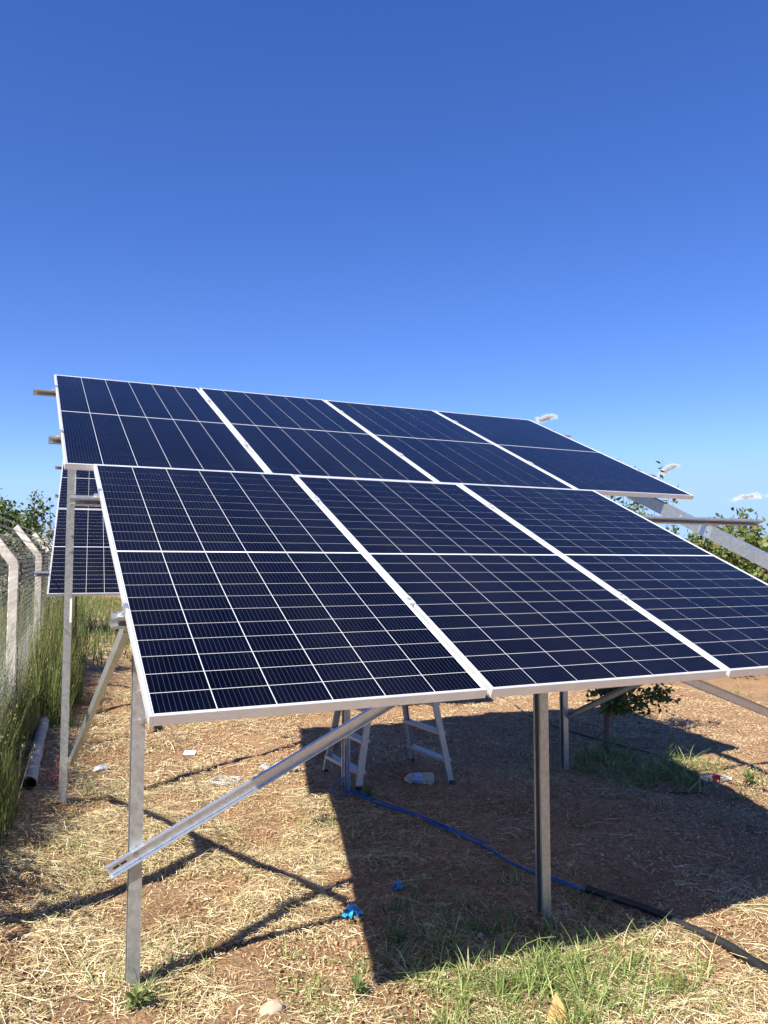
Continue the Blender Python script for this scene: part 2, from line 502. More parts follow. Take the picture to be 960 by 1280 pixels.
# ------------------------------------------------------------------ steel rack of the front array
def cprof(w, h, lip, t):
    return [(0, -h/2), (w, -h/2), (w, -h/2+lip), (w-t, -h/2+lip), (w-t, -h/2+t), (t, -h/2+t),
            (t, h/2-t), (w-t, h/2-t), (w-t, h/2-lip), (w, h/2-lip), (w, h/2), (0, h/2)]
def uprof(w, h, t):
    return [(0, -h/2), (w, -h/2), (w, -h/2+t), (t, -h/2+t), (t, h/2-t), (w, h/2-t), (w, h/2), (0, h/2)]

def bolt_me(r=.009, h=.012):
    b_ = MB()
    b_.tube([(0, 0, 0), (0, 0, .002)], r * 1.5, 10)
    b_.tube([(0, 0, .002), (0, 0, h)], r, 6)
    return b_.mesh('bolt', M['bolt'])
BOLT = bolt_me()
def bolt(parent, loc, direction):
    org = parent.location if parent.get('world_axes') else Vector((0, 0, 0))
    p_ = parent
    while p_.parent is not None:
        p_ = p_.parent
    org = p_.location
    o = link('bolt', BOLT, parent, Vector(loc) - org)
    o.rotation_euler = Vector(direction).to_track_quat('Z', 'Y').to_euler()
    return o

def sub(parent_root, part, name, mb, mt, **kw):
    """a sub-part: geometry relative to the root's location, parented to the part"""
    me_ = mb.mesh(name, mt, parent_root.location, **kw)
    return link(name, me_, part)

rk = root('mounting_rack', (2.1, 1.0, H(2.1, 1.0)), 'galvanised steel rack of posts, braces and rails carrying the front array', 'mounting rack')
C_POST = cprof(.05, .06, .014, .0025)
posts = []
for (x, y, ztop) in ((.128, 1.0, .33), (2.115, 1.0, .33), (4.18, 1.0, .33), (-.005, 3.74, 1.52), (2.04, 3.45, 1.40), (4.25, 3.56, 1.42)):
    zb = H(x, y) - .25
    o = MB().sweep(C_POST, (x, y, zb), (x, y, ztop), (-1, 0, 0), (0, 1, 0)).build('post', M['galv'], rk)
    posts.append(o)
    for dz in (.0, -.115):
        z = (.02 if y < 2 else .75) + dz - .10
        bolt(o, (x - .018, y - .03, z), (0, -1, 0))
# white sticker on the rear left post and cable ties
sub(rk, posts[3], 'sticker', MB().box((-.018, 3.7065, .02), (-.006, 3.7092, .19)), M['white'])
for z in (-.62, -.92):
    sub(rk, posts[4], 'cable_tie', MB().box((1.984, 3.414, z), (2.046, 3.486, z + .008)), M['white'])

C_BEAM = cprof(.045, .09, .016, .003)
slope = Vector((0, ct, st)); nor = Vector((0, -st, ct))
for x in (.135, 2.122, 4.17):
    o = MB().sweep(C_BEAM, pl(x, .32, -.127), pl(x, 4.66, -.127), (1, 0, 0), nor).build('beam', M['galv'], rk)
    for s in (1.92, 2.2):
        bolt(o, pl(x, s, -.12), (-1, 0, 0))
    # splice plate
    sub(rk, o, 'splice_plate', MB().sweep([(-.003, -.04), (-.0005, -.04), (-.0005, .04), (-.003, .04)], pl(x, 1.88, -.127), pl(x, 2.0, -.127), (1, 0, 0), nor), M['galv_bright'])

C_RAIL = cprof(.041, .043, .010, .0025)
rails = []
for s, x0, x1 in ((.686, -.045, 4.62), (1.955, -.135, 4.735), (3.033, -.215, 4.64), (4.317, -.30, 4.66)):
    o = MB().sweep(C_RAIL, pl(x0, s + .02, -.0578), pl(x1, s + .02, -.0578), -slope, nor).build('rail', M['galv'], rk)
    rails.append((o, s))
    lower = s < 2.4
    base = 0 if lower else UX
    npan = 3 if lower else 4
    for i in range(npan + 1):
        x = base + i * PITCHX - .01
        c = MB()
        if i == 0 or i == npan:
            sgn = -1 if i == 0 else 1
            xe = base if i == 0 else base + (npan - 1) * PITCHX + PW
            a, d = sorted((xe + sgn * .0008, xe + sgn * .026))
            P_, Q_ = pl(0, s - .02, 0), pl(0, s + .02, 0)
            c.sweep([(a, -.035), (d, -.035), (d, -.031), (a + .004 if sgn > 0 else d - .004, -.031)] if False else [(a, -.0355), (d, -.0355), (d, -.031), (a, -.031)], P_, Q_, (1, 0, 0), nor)
            w0, w1 = sorted((xe + sgn * .0008, xe + sgn * .0045))
            c.sweep([(w0, -.031), (w1, -.031), (w1, .0012), (w0, .0012)], P_, Q_, (1, 0, 0), nor)
            t0, t1 = sorted((xe + sgn * .0045, xe - sgn * .009))
            c.sweep([(t0, .0012), (t1, .0012), (t1, .0042), (t0, .0042)], P_, Q_, (1, 0, 0), nor)
            cl = sub(rk, o, 'end_clamp', c, M['galv_bright'])
            bt = link('bolt', BOLT, o, pl(xe + sgn * .016, s, -.031) - rk.location)
            bt.rotation_euler = (TILT, 0, 0)
        else:
            P_, Q_ = pl(0, s - .035, 0), pl(0, s + .035, 0)
            c.sweep([(x - .006, -.034), (x + .006, -.034), (x + .006, .0012), (x + .019, .0012), (x + .019, .0045), (x - .019, .0045), (x - .019, .0012), (x - .006, .0012)], P_, Q_, (1, 0, 0), nor)
            cl = sub(rk, o, 'mid_clamp', c, M['alu'])
            bt = link('bolt', BOLT, o, pl(x, s, .0045) - rk.location)
            bt.rotation_euler = (TILT, 0, 0); bt.scale = (.7, .7, .5)
# upright threaded plate by the second rail, left end
sub(rk, rails[1][0], 'bracket', MB().sweep([(-.112, -.035), (-.108, -.035), (-.108, .06), (-.112, .06)], pl(0, 1.99, 0), pl(0, 2.03, 0), (1, 0, 0), (0, 0, 1)), M['galv_bright'])

U_BR = uprof(.026, .050, .003)
def brace(P, Q, A, name='brace', mt='galv_bright'):
    P, Q, A = Vector(P), Vector(Q), Vector(A)
    B = (Q - P).normalized().cross(A).normalized()
    return MB().sweep(U_BR, P, Q, A, B).build(name, M[mt], rk)
o = brace((-.003, .967, -.766), (2.07, .967, .196), (0, -1, 0))
d = (Vector((2.07, .967, .196)) - Vector((-.003, .967, -.766))).normalized()
bolt(o, Vector((-.003, .964, -.766)) + d * .118, (0, -1, 0))
for k in (.035, .065):
    c = Vector((-.003, .9625, -.766)) + d * k
    sub(rk, o, 'slot', MB().sweep([(-.012, -.004), (.012, -.004), (.012, .004), (-.012, .004)], c, c + Vector((0, .0012, 0)), d, d.cross(Vector((0, 1, 0)))), M['blackpipe'])
brace((2.16, .967, .12), (4.22, .967, -.632), (0, -1, 0))
brace((.004, 3.70, -.955), (.004, .70, .205), (1, 0, 0), mt='galv')
brace((4.275, 3.56, -.965), (4.275, 1.02, .22), (-1, 0, 0), mt='galv')

# ------------------------------------------------------------------ second array behind
BX, BY, BZ, BYAW, BT = -.0925, 6.562, .1323, -.0714, .4515
def back_pt(x, s, n):
    l = Vector((x, s * math.cos(BT) - n * math.sin(BT), s * math.sin(BT) + n * math.cos(BT)))
    c_, s_ = math.cos(BYAW), math.sin(BYAW)
    return Vector((BX + c_ * l.x - s_ * l.y, BY + s_ * l.x + c_ * l.y, BZ + l.z))
G2 = 'solar panels of the second array behind'
for r in range(2):
    for i in range(4):
        if i == 0:
            lb = ('solar panel of the array behind, bottom left corner, seen behind the rear left post',
                  'solar panel of the array behind, upper row left end, peeking under the front array')[r]
        else:
            lb = 'solar panel of the array behind, %s row, %s from the fence' % (('lower', 'upper')[r], ('first', 'second', 'third', 'fourth')[i])
        solar_panel(back_pt(i * PITCHX, r * (PL + .022), 0), (BT, 0, BYAW), lb, G2, cells=(i == 0))
rb = root('mounting_rack', back_pt(2.3, 1.0, -1.5), 'steel rack of the second array, its rail ends poking out at left', 'mounting rack')
bslope = (back_pt(0, 1, 0) - back_pt(0, 0, 0)).normalized(); bnor = (back_pt(0, 0, 1) - back_pt(0, 0, 0)).normalized(); bx = (back_pt(1, 0, 0) - back_pt(0, 0, 0)).normalized()
for s, x0 in ((.6, -.16), (1.78, -.05), (3.02, -.05), (4.2, -.1)):
    MB().sweep(C_RAIL, back_pt(x0, s, -.058), back_pt(4.7, s, -.058), -bslope, bnor).build('rail', M['galv'], rb)
for x in (.22, 2.25, 4.3):
    MB().sweep(C_BEAM, back_pt(x, .3, -.127), back_pt(x, 4.66, -.127), bx, bnor).build('beam', M['galv'], rb)
    for s in (1.1, 3.8):
        P_ = back_pt(x - .02, s, -.16)
        MB().sweep(C_POST, (P_.x, P_.y, H(P_.x, P_.y) - .2), P_, -bx, Vector((0, 0, 1)).cross(-bx)).build('post', M['galv'], rb)
    a_, b_ = back_pt(x + .03, 3.8, 0), back_pt(x + .03, 1.1, -.2)
    B_ = (b_ - Vector((a_.x, a_.y, -.8))).normalized().cross(bx).normalized()
    MB().sweep(U_BR, (a_.x, a_.y, -.8), b_, bx, B_).build('brace', M['galv'], rb)

# ------------------------------------------------------------------ fence
FX, FY, FYAW = -.40, 5.43, -.0714
fe = empty('chain_link_fence', (FX, FY, H(FX, FY)), (0, 0, FYAW))
tag(fe, 'chain link fence on angled concrete posts at left edge', 'fence')
def fworld(ly): return FX - math.sin(FYAW) * ly, FY + math.cos(FYAW) * ly
z0f = fe.location.z
zb_top = .50 - z0f
for k, ly in enumerate((-3.85, 0, 3.85, 7.7, 11.55, 15.4)):
    wx, wy = fworld(ly)
    zl = H(wx, wy) - z0f - .3
    zt = zb_top - .10 + .045 * k + (.06 if k > 1 else 0)
    me_b = MB()
    sec = [(-.041, -.04), (.041, -.04), (.041, .04), (-.041, .04)]
    rows = [(0, zl, 1), (0, zt - .02, 1), (-.012, zt + .015, 1), (-.30, zt + .40, .9)]
    vs, fs = [], []
    for j, (dx, z, sc) in enumerate(rows):
        for (a, c) in sec:
            tiltz = 0 if j < 2 else (.35 if j == 2 else .7) * a
            vs.append((dx + a * sc * (1 if j < 3 else .8), ly + c * sc, z + tiltz))
    for j in range(3):
        for i in range(4):
            fs.append((j * 4 + i, j * 4 + (i + 1) % 4, (j + 1) * 4 + (i + 1) % 4, (j + 1) * 4 + i))
    fs += [(3, 2, 1, 0), (12, 13, 14, 15)]
    me_b.add(vs, fs).build('post', M['concrete'], fe, bevel=.006)
# chain link
VW, FW = [], []
def tri_wire(p, q, r=.0010):
    p, q = np.array(p), np.array(q); n = len(VW) * 0 + len(VW)
    for e in (p, q):
        for k in range(3):
            t = 2.094 * k
            VW.append((e[0] + r * math.cos(t), e[1] + r * math.sin(t) * .7, e[2] + r * math.sin(t) * .7))
    FW.extend([(n, n + 1, n + 4, n + 3), (n + 1, n + 2, n + 5, n + 4), (n + 2, n, n + 3, n + 5)])
y0, y1, h0, h1 = -3.85, 15.4, .02, 1.66
pitch = .092
nW = int((y1 - y0) / pitch)
for fam in (0, 1):
    for i in range(-22, nW):
        a = y0 + i * pitch; bq = a + (h1 - h0)
        ys, ye = max(a, y0), min(bq, y1)
        if ye - ys < .02: continue
        zs, ze = h0 + (ys - a), h0 + (ye - a)
        rise = lambda y_: .0115 * max(0, y_) * .0
        xx = .046 + fam * .003
        if fam: ys, ye, zs, ze = ys, ye, h0 + h1 - zs, h0 + h1 - ze
        sag = .045 / 3.85
        tri_wire((xx, ys, zs + sag * (ys + 3.85) ), (xx, ye, ze + sag * (ye + 3.85)))
me = np_mesh('wire_mesh', np.array(VW), np.array(FW), M['wire'])
link('wire_mesh', me, fe)
for (dx, dz, nm) in ((.046, 1.68, 'line_wire'), (.046, .9, 'line_wire'), (-.13, zb_top + .14, 'barbed_wire'), (-.21, zb_top + .25, 'barbed_wire'), (-.29, zb_top + .36, 'barbed_wire')):
    b_ = MB()
    off = .07 if nm == 'barbed_wire' else .0
    P0, P1 = Vector((dx + off, y0, dz)), Vector((dx + off, y1, dz + .045 * 5))
    b_.tube([P0, P1], .0016, 4)
    if nm == 'barbed_wire':
        for k in range(0, 150):
            c = P0.lerp(P1, k / 150)
            b_.tube([c + Vector((-.008, 0, -.012)), c + Vector((.008, 0, .012))], .0012, 3, False)
            b_.tube([c + Vector((.008, .01, -.012)), c + Vector((-.008, .01, .012))], .0012, 3, False)
    b_.build(nm, M['wire'], fe)

# ------------------------------------------------------------------ old pipe, ladder and litter
op = root('irrigation_pipe', (-.2, 4.2, H(-.2, 4.2)), 'weathered grey pipe lying in the tall grass beside the fence', 'pipe')
pp = [(-.245, 3.98), (-.20, 4.8), (-.13, 5.9), (-.04, 7.2), (.06, 8.6), (.16, 10.2)]
path = smooth_path([(x, y, H(x, y) + .055) for x, y in pp], 10)
b_ = MB().tube(path, [.05 + .003 * math.sin(i * 1.7) + .002 * math.sin(i * .6) for i in range(len(path))], 14, False)
b_.build('tube', M['oldpipe'], op, smooth=True)
MB().tube(list(reversed(path)), .042, 14, False).build('inner_wall', M['blackpipe'], op, smooth=True)
tag(link('cord', MB().tube(smooth_path([(-.16, 4.15, H(-.16, 4.15) + .02), (-.12, 4.35, H(-.12, 4.35) + .12), (-.06, 4.3, H(-.06, 4.3) + .03), (-.03, 4.55, H(-.03, 4.55) + .16), (-.03, 3.78, -.78)], 8), .004, 5).mesh('cord', M['rope'])),
    'thin red cord tangled between the grey pipe and the rear left post', 'cord')

def stepladder():
    cx, cy = 2.525, 3.765
    z0 = H(cx, cy)
    e = empty('stepladder', (cx, cy, z0), (0, 0, .06))
    tag(e, 'double-sided aluminium stepladder standing open in the shade under the array', 'stepladder')
    top = 1.98
    U = uprof(.022, .052, .003)
    def rail_pt(sx, sy, k):
        return Vector((sx * (.435 * (1 - k) + .055 * k), sy * (.33 * (1 - k) + .19 * k), top * k))
    for sx in (-1, 1):
        for sy in (-1, 1):
            P, Q = rail_pt(sx, sy, 0), rail_pt(sx, sy, 1)
            dz = (H(cx + P.x, cy + P.y) - z0)
            P = P + Vector((0, 0, dz))
            B = Vector((1, 0, 0)); dd = (Q - P).normalized()
            A = Vector((0, -sy, 0)); A = (A - dd * A.dot(dd)).normalized(); B = dd.cross(A)
            o = MB().sweep(U, P, Q, A, B).build('rail', M['ladder'], e)
            ft = MB().box((P.x - .026, P.y - .022, P.z - .004), (P.x + .026, P.y + .022, P.z + .03)).mesh('rubber_foot', M['blackpipe'], bevel=.006)
            link('rubber_foot', ft, o)
        k = .085
        while k < .93:
            a, b2 = rail_pt(sx, -1, k), rail_pt(sx, 1, k)
            t_ = MB().box((a.x - .04, a.y + .004, a.z - .022), (a.x + .04, b2.y - .004, a.z))
            for gq in (-.024, 0, .024):
                t_.box((a.x + gq - .004, a.y + .01, a.z), (a.x + gq + .004, b2.y - .01, a.z + .003))
            t_.build('tread', M['ladder'], e)
            k += .118
    MB().box((-.085, -.205, top - .01), (.085, .205, top + .025)).build('top_platform', M['ladder'], e, bevel=.004)
    for sy in (-1, 1):
        a, b2 = rail_pt(-1, sy, .58), rail_pt(1, sy, .58)
        MB().box((a.x, a.y - sy * .03 - .002, a.z - .01), (b2.x, a.y - sy * .03 + .002, a.z + .01)).build('spreader_bar', M['bolt'], e)
stepladder()

# blue cables down the post and along the ground, into black conduit
bc = root('blue_cable', (2.03, 3.40, H(2.03, 3.40)), 'bundle of bright blue cables coming down the post and crossing the shaded ground', 'cable')
gpath = [(1.992, 3.375), (2.06, 3.32), (2.147, 3.09), (2.235, 2.75), (2.31, 2.35), (2.37, 1.95), (2.36, 1.62), (2.44, 1.35), (2.53, 1.13)]
for k, (dx, dy, zt) in enumerate(((0, 0, -.98), (-.022, -.006, -1.08), (.016, -.012, -.92))):
    pts = [(1.992 + dx, 3.40 + dy, zt), (1.99 + dx, 3.395 + dy, (zt - 1.2) / 2), (1.988 + dx * 1.2, 3.385 + dy, H(2, 3.38) + .10)]
    for i, (x, y) in enumerate(gpath):
        w = .012 * math.sin(i * 2.1 + k * 2)
        if k == 2 and i > 5: continue
        pts.append((x + w + dx * .7, y + w, H(x + w, y + w) + .018 + .006 * k))
    MB().tube(smooth_path(pts, 8), (.0068, .0055, .0045)[k], 8).build('wire', M['bluecable'], bc, smooth=True)
lp = [(1.99, 3.39, H(1.99, 3.39) + .12), (1.90, 3.43, H(1.9, 3.4) + .06), (1.86, 3.36, H(1.86, 3.36) + .05), (1.93, 3.31, H(1.93, 3.31) + .02), (2.02, 3.33, H(2.02, 3.33) + .02)]
MB().tube(smooth_path(lp, 8), .006, 6).build('loose_end', M['bluecable'], bc, smooth=True)

cd = root('conduit', (2.6, .9, H(2.6, .9)), 'black corrugated conduit running across the straw at lower right', 'conduit')
cpts = [(2.50, 1.17), (2.565, 1.05), (2.64, .93), (2.69, .80), (2.70, .69), (2.725, .55), (2.735, .44), (2.70, .25), (2.68, .10), (2.66, -.3), (2.7, -.9)]
raw = smooth_path([(x, y, H(x, y) + .032) for x, y in cpts], 8)
dense = []
for a, c in zip(raw[:-1], raw[1:]):
    L_ = (c - a).length; n_ = max(1, int(L_ / .006))
    dense += [a.lerp(c, i / n_) for i in range(n_)]
MB().tube(dense, [.0195 + (.0022 if i % 2 else -.0012) for i in range(len(dense))], 14).build('tube', M['blackpipe'], cd, smooth=True)

def hose(pts, r, label):
    o = link('drip_hose', MB().tube(smooth_path([(x, y, H(x, y) + r + .006 + (p_[0] if p_ else 0)) for x, y, *p_ in pts], 8), r, 8).mesh('drip_hose', M['blackpipe'], smooth=True))
    return tag(o, label, 'hose')
hose([(6.9, 9.4), (6.33, 7.92), (5.75, 6.5), (5.45, 5.8), (5.33, 5.06), (5.42, 4.2), (5.36, 3.6, .02), (5.21, 3.14, .03), (5.0, 2.70, .02), (4.83, 2.53), (4.66, 2.50), (4.5, 2.56)], .009,
     'thin black drip hose curling past the young tree in the shade')
hose([(11.2, 9.9), (10.44, 8.05), (9.95, 6.91), (9.0, 5.26), (8.0, 3.6)], .009, 'thin black drip hose on sunlit soil at far right')

def lathe(prof, axis_len, n=16):
    return prof
def bottle(name, loc, yaw, label, L_, R_, capm, labm, crush=0.0):
    e = empty(name, loc, (0, 0, yaw))
    tag(e, label, 'bottle')
    prof = [(0, .0), (.004, R_ * .75), (.02, R_), (L_ * .28, R_), (L_ * .32, R_ * .93), (L_ * .36, R_), (L_ * .66, R_), (L_ * .80, R_ * .72), (L_ * .90, R_ * .32), (L_ * .96, R_ * .30)]
    b_ = MB(); n = 18; vs, fs = [], []
    for i, (x, r) in enumerate(prof):
        for k in range(n):
            t = 2 * math.pi * k / n
            rr = r * (1 + crush * math.sin(3 * t + x * 40) * (1 if 0 < i < 8 else 0))
            sq = 1 - crush * .9 * (1 if 0 < i < 8 else 0)
            vs.append((x, rr * math.cos(t), R_ * sq + rr * math.sin(t) * sq))
    for i in range(len(prof) - 1):
        for k in range(n):
            fs.append((i * n + k, i * n + (k + 1) % n, (i + 1) * n + (k + 1) % n, (i + 1) * n + k))
    b_.add(vs, fs).build('body', M['clear'], e, smooth=True)
    sq = 1 - crush * .9
    lb_ = MB(); vs, fs = [], []
    for x in (L_ * .40, L_ * .63):
        for k in range(n):
            t = 2 * math.pi * k / n
            rr = (R_ + .0015) * (1 + crush * math.sin(3 * t + x * 40))
            vs.append((x, rr * math.cos(t), R_ * sq + rr * math.sin(t) * sq))
    for k in range(n): fs.append((k, (k + 1) % n, n + (k + 1) % n, n + k))
    lb_.add(vs, fs).build('paper_label', labm, e, smooth=True)
    if labm is M['red']:
        sb = MB(); vs, fs = [], []
        for j in range(13):
            x = L_ * .43 + j * L_ * .015
            for dt in (-.10, .10):
                t = 1.9 + .28 * math.sin(j * .9) + dt
                rr = (R_ + .003) * (1 + crush * math.sin(3 * t + x * 40))
                vs.append((x, rr * math.cos(t), R_ * sq + rr * math.sin(t) * sq))
        for j in range(12): fs.append((2 * j, 2 * j + 2, 2 * j + 3, 2 * j + 1))
        sb.add(vs, fs).build('white_script', M['white'], e)
    MB().tube([(L_ * .945, 0, R_ * sq), (L_, 0, R_ * sq)], R_ * .36, 14).build('cap', capm, e)
    return e
bottle('plastic_bottle', (2.84, 3.51, H(2.84, 3.51) - .004), math.radians(154), 'clear plastic water bottle lying on its side between the ladder feet', .27, .047, M['red'], M['bluelabel'])
bottle('plastic_bottle', (5.10, 2.80, H(5.1, 2.8) - .004), math.radians(-42), 'crushed clear bottle with red label beside the shadow edge at right', .25, .038, M['white'], M['red'], .16)

def crumple(name, loc, size, mt, label, cat, seed, flat=.4, sub_=2, amp=.5, yaw=0):
    rnd = random.Random(seed)
    bm = bmesh.new()
    bmesh.ops.create_icosphere(bm, subdivisions=sub_, radius=1)
    for v in bm.verts:
        k = 1 + amp * (rnd.random() - .5) * 2
        v.co = Vector((v.co.x * size[0] * k, v.co.y * size[1] * k, max(v.co.z, -.3) * size[2] * (1 + amp * (rnd.random() - .5) * 2)))
    me_ = bpy.data.meshes.new(name); bm.to_mesh(me_); bm.free(); me_.materials.append(mt)
    o = link(name, me_, None, loc); o.rotation_euler = (0, 0, yaw)
    return tag(o, label, cat)

def rag(loc, yaw, label, seed, sc=1.0):
    """a knotted scrap of thin plastic: a lumpy knot with flaring ends"""
    rnd = random.Random(seed); b_ = MB()
    for k in range(5):
        a = yaw + k * 1.26 + rnd.uniform(-.3, .3); l = sc * rnd.uniform(.04, .075)
        u = Vector((math.cos(a), math.sin(a), 0)); w = Vector((-u.y, u.x, 0))
        vs, fs = [], []
        for j in range(5):
            t = j / 4
            c = u * (l * t) + Vector((0, 0, sc * (.028 * (1 - t) + .012 * math.sin(t * 5 + k))))
            ww = sc * (.008 + .020 * t)
            for q_ in range(4):
                f_ = q_ / 3 * 2 - 1
                vs.append(c + w * (ww * f_) + Vector((0, 0, sc * .010 * math.sin(f_ * 4 + j + k))))
        for j in range(4):
            for q_ in range(3):
                fs.append((j * 4 + q_, j * 4 + q_ + 1, j * 4 + q_ + 5, j * 4 + q_ + 4))
        b_.add(vs, fs)
    b_.tube([(-.02 * sc, 0, .02 * sc), (0, .01 * sc, .035 * sc), (.02 * sc, 0, .02 * sc)], [.008 * sc, .016 * sc, .008 * sc], 7)
    o = link('plastic_scrap', b_.mesh('plastic_scrap', M['bluerag'], smooth=True), None, loc)
    return tag(o, label, 'litter')
rag((1.20, 1.365, H(1.2, 1.365) + .02), .4, 'crumpled bright blue plastic scrap on sunlit straw beside the shadow edge', 3, 1.0)
rag((1.60, 1.655, H(1.6, 1.655) + .015), 1.4, 'smaller blue plastic scrap lying in the shade', 5, .7)
crumple('fieldstone', (.57, .65, H(.57, .65) + .012), (.052, .04, .035), M['stone'], 'rounded tan stone on bare soil at the bottom edge', 'stone', 4, sub_=3, amp=.05, yaw=.3)
crumple('foil_scrap', (.335, 5.0, H(.335, 5.0) + .02), (.06, .045, .035), M['foil'], 'crumpled silvery scrap on straw between the two left posts', 'litter', 9, amp=.45)
cv = MB().add([(-.055, -.03, .0), (.055, -.025, .006), (.055, .035, .02), (-.05, .03, .012), (-.055, -.03, .002), (.055, -.025, .008), (.055, .035, .022), (-.05, .03, .014)],
              [(0, 3, 2, 1), (4, 5, 6, 7), (0, 1, 5, 4), (1, 2, 6, 5), (2, 3, 7, 6), (3, 0, 4, 7)])
o = link('paper_scrap', cv.mesh('paper_scrap', M['white']), None, (1.15, 5.25, H(1.15, 5.25) + .015)); o.rotation_euler = (.25, .1, -.4)
tag(o, 'small flat white paper scrap on dry straw behind the left post', 'litter')
cv = MB().add([(-.05, 0, -.07), (.05, 0, -.07), (.042, .004, .01), (-.005, .006, .085), (-.05, .003, .0), (-.05, .004, -.07), (.05, .004, -.07), (.042, .008, .01), (-.005, .010, .085), (-.05, .007, .0)],
              [(0, 1, 2, 3, 4), (9, 8, 7, 6, 5), (0, 5, 6, 1), (1, 6, 7, 2), (2, 7, 8, 3), (3, 8, 9, 4), (4, 9, 5, 0)])
o = link('cardboard_piece', cv.mesh('cardboard_piece', M['card']), None, (1.61, .25, H(1.61, .25) + .015)); o.rotation_euler = (-.55, .12, -.3)
tag(o, 'torn pointed piece of brown cardboard in green grass at the bottom edge', 'cardboard')
# clear film roll and ring
def film():
    b_ = MB(); rnd = random.Random(2)
    vs, fs = [], []; nu, nv = 16, 12
    for i in range(nu):
        for j in range(nv):
            u, v = i / (nu - 1), j / (nv - 1)
            t = v * math.pi * 1.3 - .3
            r = .05 + .012 * math.sin(u * 14) + .008 * rnd.random()
            vs.append(((u - .5) * .34, math.cos(t) * r * 1.5 + .02 * math.sin(u * 9), max(.004, math.sin(t) * r * 1.2 + .01 + .012 * rnd.random())))
    for i in range(nu - 1):
        for j in range(nv - 1):
            a = i * nv + j; fs.append((a, a + 1, a + nv + 1, a + nv))
    o = link('plastic_film', b_.add(vs, fs).mesh('plastic_film', M['clear'], smooth=True), None, (1.70, 4.22, H(1.7, 4.22)))
    o.rotation_euler = (0, 0, .45)
    tag(o, 'crinkled sheet of clear plastic film on straw behind the front brace', 'plastic film')
    b_ = MB()
    for k in range(3):
        pts = [(.11 * math.cos(a) * (1 + .05 * k), .10 * math.sin(a), .012 + .008 * k + .006 * math.sin(3 * a + k)) for a in [i * .3142 for i in range(21)]]
        b_.tube(pts, .007, 6)
    o = link('tape_coil', b_.mesh('tape_coil', M['clear'], smooth=True), None, (1.22, 4.10, H(1.22, 4.10) + .01))
    tag(o, 'loose ring of clear plastic strap on straw left of the film', 'plastic strap')
film()

# ------------------------------------------------------------------ plants: generators
def ribbons(B, D, UPV, L, W, bend, K=3, taper=True, rnd=RNG):
    """B bases, D start directions, bends towards -z by 'bend'; returns verts, quads"""
    n = len(B)
    side = np.cross(D, np.array([0, 0, 1.0])); sn = np.linalg.norm(side, axis=1, keepdims=True)
    ra = rnd.random(n) * 6.283
    alt = np.stack([np.cos(ra), np.sin(ra), np.zeros(n)], 1)
    side = np.where(sn < .25, alt, side / np.maximum(sn, 1e-6))
    tw = (rnd.random(n) - .5)[:, None] * 1.2
    side = side + np.array([0, 0, 1.0]) * tw
    side /= np.linalg.norm(side, axis=1, keepdims=True)
    V = np.zeros((n, K + 1, 2, 3))
    for k in range(K + 1):
        t = k / K
        c = B + D * (L * t)[:, None] + UPV * (bend * t * t * L)[:, None]
        w = W * ((1 - .85 * t) if taper else (1 - .3 * abs(2 * t - 1)))
        V[:, k, 0] = c - side * w[:, None] / 2
        V[:, k, 1] = c + side * w[:, None] / 2
    base = (np.arange(n) * (K + 1) * 2)[:, None]
    F = []
    for k in range(K):
        o_ = k * 2
        F.append(base + np.array([o_, o_ + 1, o_ + 3, o_ + 2]))
    F = np.stack(F, 1).reshape(-1, 4)
    return V.reshape(-1, 3), F

def in_view(x, y, margin=.35):
    dx, dy = x - CAM.x, y - CAM.y
    fw = np.array([-math.sin(YAW), math.cos(YAW)]); rt = np.array([math.cos(YAW), math.sin(YAW)])
    z = dx * fw[0] + dy * fw[1]; l = dx * rt[0] + dy * rt[1]
    return (z > 1.6) & (np.abs(l) < z * .495 * 1.12 + margin)

# straw lying on the ground
def scatter(n, x0, x1, y0_, y1_, dens, rnd=RNG):
    x = rnd.uniform(x0, x1, n); y = rnd.uniform(y0_, y1_, n)
    k = (rnd.random(n) < dens(x, y)) & in_view(x, y)
    return x[k], y[k]
Vs, Fs, off = [], [], 0
for (n_, box_, wmin, wmax, lmin, lmax, lift) in ((560000, (-1.2, 4.6, -.9, 4.2), .0018, .0042, .03, .17, .018), (230000, (-1.2, 9.5, 4.2, 13.0), .003, .0065, .05, .19, .022), (60000, (4.6, 9.5, .5, 4.2), .0025, .005, .03, .12, .01), (60000, (-.5, 6.0, 13.0, 32.0), .008, .016, .15, .4, .03)):
    x, y = scatter(n_, *box_, straw_density)
    n = len(x)
    heap = np.clip(straw_density(x, y), 0, 1)
    clump = np.clip((fnoise(5.5 * x + 9, 5.5 * y) - .35) * 2.2, 0, 1)
    B = np.stack([x, y, hz(x, y) + .003 + RNG.random(n) ** 1.6 * (lift + .055 * heap * clump)], 1)
    a = RNG.random(n) * 6.283 + 2.5 * fnoise(2.2 * x, 2.2 * y)
    el = RNG.normal(.08, .30, n) * (.3 + heap)
    D = np.stack([np.cos(a) * np.cos(el), np.sin(a) * np.cos(el), np.sin(el)], 1)
    L = RNG.uniform(lmin, lmax, n) * (.5 + .5 * RNG.random(n)); W = RNG.uniform(wmin, wmax, n)
    lng = RNG.random(n) < .04
    L = np.where(lng, L * 2.0, L)
    sw = RNG.normal(0, .30, (n, 3)); sw[:, 2] = -np.abs(sw[:, 2]) * .5 - np.maximum(el, 0) * .8
    v, f = ribbons(B, D, sw, L, W, np.ones(n), 2, False)
    Vs.append(v); Fs.append(f + off); off += len(v)
